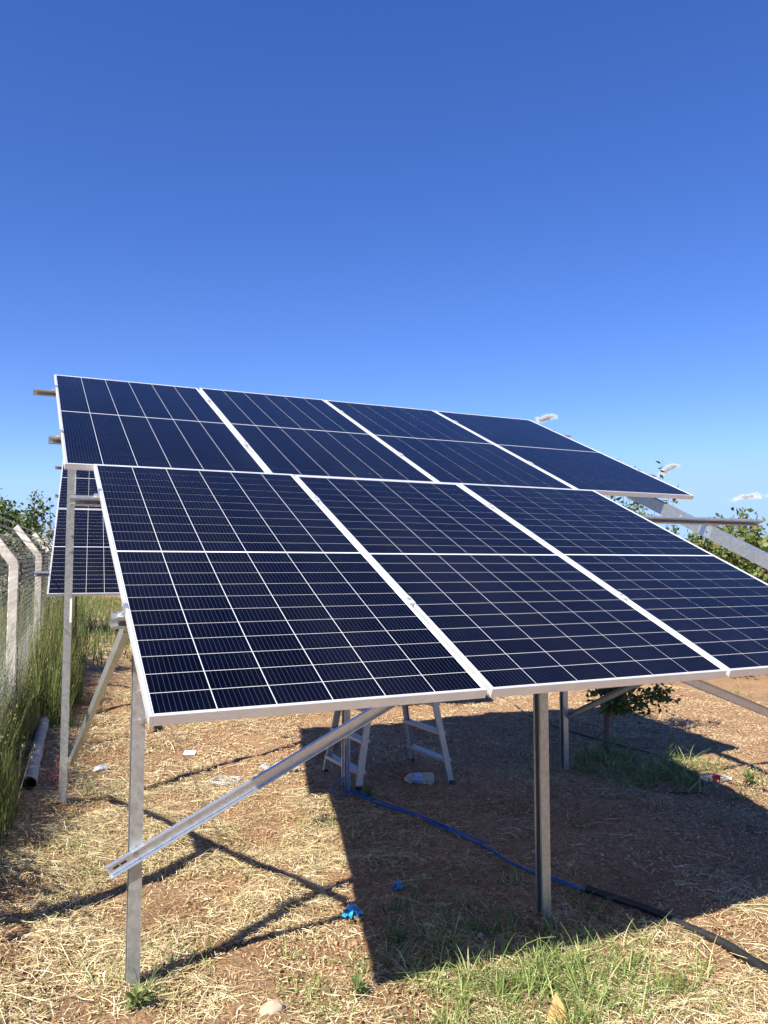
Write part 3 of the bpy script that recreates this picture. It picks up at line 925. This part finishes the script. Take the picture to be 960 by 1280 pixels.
for (n_, box_, w0_, w1_, l0_, l1_) in ((150000, (-1.0, 4.6, -.9, 4.2), .002, .005, .008, .035), (110000, (-.6, 9.5, 4.2, 10.0), .004, .008, .015, .05), (50000, (4.6, 9.5, .5, 4.2), .003, .006, .012, .04)):
    x, y = scatter(n_, *box_, lambda a_, c_: np.clip(2.2 * (fnoise(2.6 * a_ + 5, 2.6 * c_) - .22), .08, .9) * (1 - .65 * blob(a_, c_, 3.0, 2.2, 1.5, 1.2)))
    n = len(x)
    a = RNG.random(n) * 6.283; el = RNG.normal(.05, .25, n)
    D = np.stack([np.cos(a) * np.cos(el), np.sin(a) * np.cos(el), np.sin(el)], 1)
    B = np.stack([x, y, hz(x, y) + .004 + RNG.random(n) * .014], 1)
    v, f = ribbons(B, D, RNG.normal(0, .15, (n, 3)), RNG.uniform(l0_, l1_, n), RNG.uniform(w0_, w1_, n), np.ones(n), 1, False)
    Vs.append(v); Fs.append(f + off); off += len(v)
tag(link('straw', np_mesh('straw', np.concatenate(Vs), np.concatenate(Fs), M['straw'])), 'dry yellow straw strewn over the ground', 'straw', kind='stuff')

# green grass
def grass_density(x, y):
    d = .8 * blob(x, y, 1.62, .40, .45, .32) + .8 * blob(x, y, 2.0, .55, .38, .26) + .5 * blob(x, y, 1.35, .55, .25, .2)
    d += .9 * blob(x, y, 1.42, 1.2, .18, .38) + .8 * blob(x, y, 1.62, 2.3, .22, .55) + .55 * blob(x, y, 1.75, 1.4, .35, .3) + .5 * blob(x, y, 1.9, .95, .4, .15)
    d += .45 * blob(x, y, 1.05, .85, .12, .14) + .35 * blob(x, y, .85, .62, .12, .1) + .5 * blob(x, y, .25, 1.15, .20, .22) + .7 * blob(x, y, .08, .88, .16, .16) + .5 * blob(x, y, .24, .72, .12, .08) + .6 * blob(x, y, .9, .68, .14, .1) + .4 * blob(x, y, .72, .82, .08, .06)
    d += .28 * blob(x, y, .95, 2.9, .18, .3) + .25 * blob(x, y, .35, 2.3, .25, .4) + .30 * blob(x, y, -.12, 2.6, .2, .8) + .25 * blob(x, y, .3, 4.2, .25, .4)
    d += 1.6 * blob(x, y, 4.95, 3.45, .5, .5) + .55 * blob(x, y, 5.05, 2.75, .3, .25) + .3 * blob(x, y, 4.4, 3.6, .4, .3)
    d += .12 * blob(x, y, 5.45, 2.55, .12, .12) - .6 * blob(x, y, 5.17, 2.70, .2, .2) + .14 * blob(x, y, 10.4, 6.6, 1.2, 1.2) + .10 * blob(x, y, 7.0, 4.2, .6, .4) + .015
    d += .25 * blob(x, y, 2.25, 1.0, .15, .15)
    return np.clip(d, 0, 2) * np.clip(2.4 * (fnoise(x * 4 + 11, y * 4) - .28), 0, 1.3)
Vs, Fs, off = [], [], 0
def tufts(x, y, nb, spread, l0, l1, w0, w1, el0, elsd, droop):
    global off
    k = RNG.poisson(nb, len(x)) + 2
    cx, cy = np.repeat(x, k), np.repeat(y, k)
    ts = np.repeat(RNG.uniform(.6, 1.3, len(x)), k)
    n = len(cx)
    a = RNG.random(n) * 6.283; r_ = np.sqrt(RNG.random(n)) * spread * ts
    bx_, by_ = cx + np.cos(a) * r_, cy + np.sin(a) * r_
    a = a + RNG.normal(0, .8, n)
    el = np.clip(RNG.normal(el0, elsd, n), .15, 1.5)
    B = np.stack([bx_, by_, hz(bx_, by_) - .006], 1)
    D = np.stack([np.cos(a) * np.cos(el), np.sin(a) * np.cos(el), np.sin(el)], 1)
    L = RNG.uniform(l0, l1, n) * ts * np.where(RNG.random(n) < .06, 1.6, 1)
    U = np.stack([np.cos(a) * .3, np.sin(a) * .3, -RNG.uniform(.1, droop, n)], 1)
    v, f = ribbons(B, D, U, L, RNG.uniform(w0, w1, n), np.ones(n), 4)
    Vs.append(v); Fs.append(f + off); off += len(v)
x, y = scatter(5200, -.8, 3.2, -.6, 4.6, grass_density)
tufts(x, y, 13, .022, .04, .15, .003, .0065, 1.0, .33, .8)
x, y = scatter(9000, .9, 2.7, -.4, 1.0, lambda a, c: .55 * blob(a, c, 1.6, .35, .36, .26) + .5 * blob(a, c, 2.0, .52, .34, .24) + .2 * blob(a, c, 1.3, .7, .2, .2))
x, y = x[::8], y[::8]
tufts(x, y, 14, .028, .06, .21, .004, .0085, 1.05, .32, .7)
x, y = scatter(3000, 3.2, 6.4, 1.8, 5.0, grass_density)
tufts(x, y, 12, .03, .06, .24, .005, .009, 1.0, .3, .7)
x, y = scatter(2600, 6.4, 13, 2.5, 10, grass_density)
tufts(x, y, 10, .05, .06, .2, .008, .014, .9, .3, .6)
tag(link('grass', np_mesh('grass', np.concatenate(Vs), np.concatenate(Fs), M['grass'])), 'green grass growing in patches through the straw', 'grass', kind='stuff')

# tall grass along the fence
def fence_x(y): return FX + .0715 * (y - FY)
Vs, Fs, off, Vh, Fh, offh = [], [], 0, [], [], 0
for (n, ya, yb, wmul) in ((20000, 1.9, 6.0, 1.35), (19000, 6.0, 13.0, 2.2), (9000, 13.0, 30.0, 3.4)):
    y = RNG.uniform(ya, yb, n)
    o_ = RNG.normal(-.35, .55, n)
    edge = .13 + .09 * np.clip(3.6 - y, 0, 2) + .08 * np.sin(y * 2.3) + np.where(y > 6.6, .40, 0)
    o_ = np.where(o_ > edge, edge - RNG.random(n) * .5, o_)
    x = fence_x(y) + o_
    vig = np.clip(.25 + 1.5 * fnoise(x * 2.6, y * 1.9), .35, 1.3)
    hgt = (.45 + .85 * RNG.random(n) ** 1.3) * vig * np.clip(1.0 - (o_ - edge + .30) * 2.0, .30, 1.0)
    mat_ = RNG.random(n) < .14                                  # flattened, matted undergrowth
    hgt = np.where(mat_, hgt * .45, hgt) * np.clip(.45 + .3 * (y - 1.9), .45, 1)
    B = np.stack([x, y, hz(x, y) - .01], 1)
    a = RNG.random(n) * 6.283; el = np.where(mat_, RNG.uniform(.2, 1.2, n), np.clip(RNG.normal(1.47, .09, n), .9, 1.57))
    D = np.stack([np.cos(a) * np.cos(el), np.sin(a) * np.cos(el), np.sin(el)], 1)
    kx = RNG.uniform(0, .16, n); az = a + RNG.normal(0, 1.2, n)
    U = np.stack([np.cos(az) * kx, np.sin(az) * kx, -RNG.uniform(.0, .12, n)], 1)
    v, f = ribbons(B, D, U, hgt, RNG.uniform(.003, .0065, n) * wmul, np.ones(n), 4)
    Vs.append(v); Fs.append(f + off); off += len(v)
    # seed heads: drooping spikelets at the tip of one stem in six
    k = np.where((RNG.random(n) < .12) & (hgt > .45))[0]
    tip = B[k] + D[k] * hgt[k][:, None] + U[k] * hgt[k][:, None]
    for r_ in range(7):
        m_ = len(k)
        aa = RNG.random(m_) * 6.283
        dd = np.stack([np.cos(aa) * .5, np.sin(aa) * .5, RNG.uniform(-.7, .5, m_)], 1)
        bb = tip - D[k] * (RNG.random(m_) * .12)[:, None]
        v, f = ribbons(bb, dd, np.tile([0, 0, -.5], (m_, 1)), RNG.uniform(.012, .03, m_), RNG.uniform(.003, .005, m_) * wmul ** .5, np.ones(m_), 2, False)
        Vh.append(v); Fh.append(f + offh); offh += len(v)
n = 9000
y = RNG.uniform(13, 45, n); o_ = RNG.uniform(-1.5, 3.2, n); x = fence_x(y) + o_
a = RNG.random(n) * 6.283; el = np.clip(RNG.normal(1.2, .25, n), .4, 1.5)
D = np.stack([np.cos(a) * np.cos(el), np.sin(a) * np.cos(el), np.sin(el)], 1)
v, f = ribbons(np.stack([x, y, hz(x, y) - .02], 1), D, np.tile([0, 0, -.2], (n, 1)), RNG.uniform(.2, .8, n) * np.clip(1.1 - .25 * o_, .3, 1), RNG.uniform(.015, .03, n), np.ones(n), 3)
Vs.append(v); Fs.append(f + off); off += len(v)
yl = RNG.uniform(1.3, 14, 15000); ol = RNG.normal(-.30, .38, 15000)
ol = np.where(ol > .12, .12 - RNG.random(15000) * .4, ol) + np.where(yl > 6.6, .2, 0)
xl = fence_x(yl) + ol
vl = np.clip(.25 + 1.5 * fnoise(xl * 2.6, yl * 1.9), .3, 1.3)
LC = np.stack([xl, yl, hz(xl, yl) + .03 + RNG.random(15000) ** 1.3 * .85 * vl * np.clip(.6 - ol, .3, 1)], 1)
tg = link('tall_grass', np_mesh('tall_grass', np.concatenate(Vs), np.concatenate(Fs), M['tall']))
tag(tg, 'tall uncut grass along the fence at left', 'grass', kind='stuff')
tag(link('seed_heads', np_mesh('seed_heads', np.concatenate(Vh), np.concatenate(Fh), M['seed']), tg), kind='stuff')

# pebbles and clods
ico = bmesh.new(); bmesh.ops.create_icosphere(ico, subdivisions=1, radius=1)
iv = np.array([v.co[:] for v in ico.verts]); ifc = np.array([[v.index for v in f.verts] for f in ico.faces]); ico.free()
def peb_d(x, y): return np.clip(1.0 - .8 * straw_density(x, y), .1, 1) * np.clip(.3 + 1.2 * fnoise(x * 3, y * 3), 0, 1)
def stones(name, n0, box_, iv_, if_, smin, smax, pw, mt):
    x, y = scatter(n0, *box_, peb_d)
    n = len(x)
    sz = smin + (smax - smin) * RNG.random(n) ** pw
    sc = sz[:, None] * RNG.uniform(.6, 1.35, (n, 3)) * np.array([1, 1, .7])
    P = iv_[None] * sc[:, None] * RNG.uniform(.7, 1.25, (n, len(iv_), 1))
    an = RNG.random(n) * 6.283
    c_, s_ = np.cos(an)[:, None], np.sin(an)[:, None]
    P = np.stack([P[..., 0] * c_ - P[..., 1] * s_, P[..., 0] * s_ + P[..., 1] * c_, P[..., 2]], -1)
    P = P + np.stack([x, y, hz(x, y) + sz * .3 + .003], 1)[:, None]
    Fp = (if_[None] + (np.arange(n) * len(iv_))[:, None, None]).reshape(-1, 3)
    return link(name, np_mesh(name, P.reshape(-1, 3), Fp, mt))
octv = np.array([(1, 0, 0), (0, 1, 0), (-1, 0, 0), (0, -1, 0), (0, 0, 1), (0, 0, -1)], float)
octf = np.array([(0, 1, 4), (1, 2, 4), (2, 3, 4), (3, 0, 4), (1, 0, 5), (2, 1, 5), (3, 2, 5), (0, 3, 5)])
tag(stones('pebbles', 4500, (-.8, 9.5, -.6, 9.5), iv, ifc, .006, .022, 3.5, M['pebble']), 'small pebbles scattered on the bare earth', 'pebbles', kind='stuff')
tag(stones('soil_clods', 120000, (-.8, 9.5, -.6, 9.5), octv, octf, .003, .013, 2.5, M['clod']), 'crumbs and clods of reddish soil', 'soil', kind='stuff')

# leaves
def leaf_mesh(name, C_, size, mt, rnd=RNG, droop=.0):
    n = len(C_)
    a = rnd.random(n) * 6.283; el = rnd.normal(-.15, .6, n) - droop
    D = np.stack([np.cos(a) * np.cos(el), np.sin(a) * np.cos(el), np.sin(el)], 1)
    S = np.cross(D, rnd.normal(0, 1, (n, 3))); S /= np.linalg.norm(S, axis=1, keepdims=True) + 1e-9
    Nn = np.cross(D, S)
    L = size * rnd.uniform(.6, 1.3, n)
    w = L * rnd.uniform(.24, .34, n)
    V = np.zeros((n, 6, 3))
    V[:, 0] = C_
    V[:, 1] = C_ + D * (L * .4)[:, None] + S * w[:, None] + Nn * (w * .35)[:, None]
    V[:, 2] = C_ + D * (L * .45)[:, None]
    V[:, 3] = C_ + D * (L * .4)[:, None] - S * w[:, None] + Nn * (w * .35)[:, None]
    V[:, 4] = C_ + D * (L * .78)[:, None] + S * (w * .6)[:, None] + Nn * (w * .1)[:, None]
    V[:, 4] = C_ + D * L[:, None]
    base = (np.arange(n) * 6)[:, None]
    F = np.concatenate([base + np.array([0, 1, 4, 2]), base + np.array([0, 2, 4, 3])])
    return np_mesh(name, V.reshape(-1, 3), F, mt)

def tree(name, loc, label, cat, h, trunk_h, rx, rz, nlimb, ntwig, nleaf, leaf, mt, seed, trunk_r=.05, lean=(0, 0), group=None, sprouts=0, cz=None):
    rnd = np.random.default_rng(seed); rr = random.Random(seed)
    e = empty(name, loc); tag(e, label, cat, group)
    b_ = MB()
    cz = cz if cz is not None else h - rz
    top = Vector((lean[0] * .1, lean[1] * .1, trunk_h))
    b_.tube([(0, 0, -.15), (lean[0] * .1, lean[1] * .1, trunk_h * .5), top], [trunk_r * 1.25, trunk_r, trunk_r * .8], 8)
    pts = []
    limbs = []
    for i in range(nlimb):
        a = i * 2.4 + rr.uniform(-.4, .4); t = math.sqrt(rr.random()) * .75
        zz = rr.uniform(-.75, .85)
        q = math.sqrt(max(0, 1 - zz * zz))
        end = Vector((lean[0] + rx * t * 1.1 * q * math.cos(a), lean[1] + rx * t * 1.1 * q * math.sin(a), cz + rz * zz * .9))
        midp = top.lerp(end, .5) + Vector((rr.uniform(-.1, .1), rr.uniform(-.1, .1), .08)) * rx
        lim = smooth_path([top, midp, end], 4)
        n_ = len(lim)
        b_.tube(lim, [trunk_r * (.6 - .5 * j / (n_ - 1)) for j in range(n_)], 5, False)
        limbs.append(lim)
        for k in range(ntwig):
            s = lim[rr.randrange(n_ // 3, n_)]
            dv = Vector((rr.gauss(0, 1), rr.gauss(0, 1), rr.gauss(.3, .8))).normalized() * rx * rr.uniform(.15, .42)
            b_.tube([s, s + dv * .5 + Vector((0, 0, .02)), s + dv], [trunk_r * .14, trunk_r * .09, trunk_r * .05], 3, False)
            pts.append((s, s + dv))
    sp = []
    for k in range(sprouts):
        a = rr.uniform(0, 6.283); r_ = rx * rr.uniform(.1, .8)
        s = Vector((lean[0] + r_ * math.cos(a), lean[1] + r_ * math.sin(a), cz + rz * .5 * math.sqrt(max(0, 1 - (r_ / rx) ** 2))))
        l_ = rr.uniform(.35, .75) * rz
        d_ = s + Vector((rr.gauss(0, .12), rr.gauss(0, .12), 1)) * l_
        b_.tube([s, s.lerp(d_, .5), d_], [trunk_r * .13, trunk_r * .09, trunk_r * .04], 3, False)
        sp.append((s, d_))
    b_.build('trunk', M['bark'], e, smooth=True)
    idx = rnd.integers(0, len(pts), nleaf)
    S = np.array([tuple(p[0]) for p in pts])[idx]; E = np.array([tuple(p[1]) for p in pts])[idx]
    t = rnd.random(nleaf)[:, None] ** .7
    C_ = S + (E - S) * t + rnd.normal(0, leaf * .75, (nleaf, 3))
    if sp:
        m_ = sprouts * 16
        idx = rnd.integers(0, len(sp), m_)
        S = np.array([tuple(p[0]) for p in sp])[idx]; E = np.array([tuple(p[1]) for p in sp])[idx]
        C_ = np.concatenate([C_, S + (E - S) * rnd.random((m_, 1)) + rnd.normal(0, leaf * .25, (m_, 3))])
    link('crown', leaf_mesh('crown', C_, leaf, mt, rnd), e)
    return e

tree('young_tree', (5.0, 3.92, H(5.0, 3.92)), 'young fruit tree with thin dark trunk growing in the shade under the array', 'tree', 2.9, .42, .68, 1.35, 30, 5, 3800, .065, M['leaf_dark'], 5, .03, (.25, -.06), sprouts=24, cz=1.42)
tree('hedge_tree', (13.0, 9.1, H(13.0, 9.1)), 'dense green bush with reddish tips behind the bare beam at right', 'tree', 2.7, .5, 2.7, 1.25, 130, 20, 95000, .135, M['leaf_mid'], 21, .07, sprouts=46, cz=1.42)
tree('hedge_tree', (17.4, 10.6, H(17.4, 10.6)), 'bush at the right picture edge beyond the orchard soil', 'tree', 2.5, .5, 2.3, 1.1, 50, 14, 16000, .12, M['leaf_mid'], 22, .07, sprouts=18, cz=1.2)
tree('broadleaf_tree', (-1.1, 20.0, H(-1.1, 20)), 'dark green rounded tree beyond the fence at left', 'tree', 3.8, .9, 2.1, 1.6, 80, 16, 36000, .13, M['leaf_dark'], 31, .10, sprouts=5, cz=1.95)
tree('olive_shrub', (-.55, 11.4, H(-.55, 11.4)), 'silvery grey-green shrub behind the concrete fence posts', 'shrub', 2.3, .4, .95, .95, 40, 12, 9000, .07, M['leaf_silver'], 41, .05, sprouts=6, cz=1.45)
tree('olive_shrub', (-1.9, 8.2, H(-1.9, 8.2)), 'silvery shrub at the left picture edge behind the nearest fence post', 'shrub', 2.1, .4, .9, .85, 30, 12, 7000, .06, M['leaf_silver'], 43, .05, sprouts=4, cz=1.3)
tree('broadleaf_tree', (-3.4, 15.0, H(-3.4, 15)), 'leafy tree beyond the fence, just outside the left picture edge', 'tree', 3.2, .8, 1.4, 1.3, 40, 12, 10000, .12, M['leaf_dark'], 33, .08, cz=1.9)

tag(link('weed_leaves', leaf_mesh('weed_leaves', LC, .05, M['weed']), tg), kind='stuff')

# low broad-leaved weeds
def weed(loc, label, sc, seed, nl=26):
    rr = random.Random(seed); b_ = MB()
    e = empty('weed_plant', loc); tag(e, label, 'weed', 'low weeds in the straw')
    st_ = MB()
    for k in range(nl):
        a = k * 2.4 + rr.uniform(-.3, .3); l = sc * rr.uniform(.05, .11); el = rr.uniform(.2, 1.2); z0 = sc * rr.uniform(0, .07)
        u = Vector((math.cos(a) * math.cos(el), math.sin(a) * math.cos(el), math.sin(el))); w = Vector((-math.sin(a), math.cos(a), 0)) * l * .12
        o0 = Vector((0, 0, z0)) + u * l * .25
        st_.tube([(0, 0, z0 * .6), o0], .0015, 3, False)
        dn = Vector((0, 0, -l * .25))
        b_.add([o0, o0 + u * l * .45 + w, o0 + u * l * .5 - Vector((0, 0, l * .05)), o0 + u * l * .45 - w, o0 + u * l + dn], [(0, 1, 4, 2), (0, 2, 4, 3)])
    b_.build('leaf_cluster', M['weed'], e); st_.build('stem', M['stem'], e)
for i, (x, y, sc, lb) in enumerate(((.10, .84, 1.1, 'leafy green weed at the foot of the front left post'), (.93, .66, .9, 'broad-leaved weed on bare soil right of the stone'),
        (5.42, 2.56, 1.5, 'green weed standing beside the crushed red-label bottle'), (1.28, 1.0, 1.0, 'weed at the tip of the array shadow'), (2.13, 3.28, 1.2, 'dark weed at the foot of the ladder post'))):
    weed((x, y, H(x, y)), lb, sc * .6, 50 + i, 56)

# ------------------------------------------------------------------ small far clouds
def cam_dir(u, v):
    f = 970.67
    fw = Vector((-math.sin(YAW) * math.cos(PITCH), math.cos(YAW) * math.cos(PITCH), math.sin(PITCH)))
    rt = Vector((math.cos(YAW), math.sin(YAW), 0)); up = rt.cross(fw)
    return fw + rt * ((u - 480) / f) - up * ((v - 640) / f)
m, nt, b = mat('cloud_vapour')
b.inputs['Base Color'].default_value = (.86, .93, 1, 1); b.inputs['Roughness'].default_value = 1; b.inputs['Specular IOR Level'].default_value = 0
tl = N(nt, 'ShaderNodeBsdfTranslucent'); tl.inputs['Color'].default_value = (1, 1, 1, 1)
m0 = N(nt, 'ShaderNodeMixShader'); nt.links.new(b.outputs[0], m0.inputs[1]); nt.links.new(tl.outputs[0], m0.inputs[2])
tr = N(nt, 'ShaderNodeBsdfTransparent'); mxs = N(nt, 'ShaderNodeMixShader'); mxs.inputs[0].default_value = .05
nt.links.new(tr.outputs[0], mxs.inputs[1]); nt.links.new(m0.outputs[0], mxs.inputs[2]); nt.links.new(mxs.outputs[0], nt.nodes['Material Output'].inputs['Surface'])
for i, (u, v, su, sv, rot, n, lb) in enumerate(((682, 523, 15, 4, .0, 260, 'small white cloud just above the top right corner of the upper row'),
        (836, 587, 14, 4, .42, 260, 'small white cloud above the right end of the upper row'),
        (936, 622, 22, 4, .10, 200, 'faint thin cloud low in the sky at the right edge'))):
    D = 3000.0
    k = D / 970.67
    rnd = np.random.default_rng(90 + i)
    c = CAM + cam_dir(u, v) * D
    t = np.clip(rnd.normal(0, .45, n), -.85, .85)
    px = t * su; pz = rnd.normal(0, .35, n) * sv * (1.1 - .5 * np.abs(t)) + np.sin(t * 3 + i) * sv * .4 + t * su * math.tan(rot); py = rnd.normal(0, .5, n) * su
    n = n
    rad = rnd.uniform(.9, 2.3, n) * np.clip(1.3 - .5 * np.abs(t), .4, 1.3)
    Vc = iv[None] * (rad[:, None, None] * np.array([1.7, 1.7, .75])) * rnd.uniform(.8, 1.2, (n, len(iv), 1)) + np.stack([px, py, pz], 1)[:, None]
    Fc = (ifc[None] + (np.arange(n) * len(iv))[:, None, None]).reshape(-1, 3)
    o = link('cloud', np_mesh('cloud', Vc.reshape(-1, 3) * k, Fc, m, smooth=True), None, c)
    o.rotation_euler = (0, 0, YAW)
    tag(o, lb, 'cloud', 'small fair-weather clouds near the horizon')
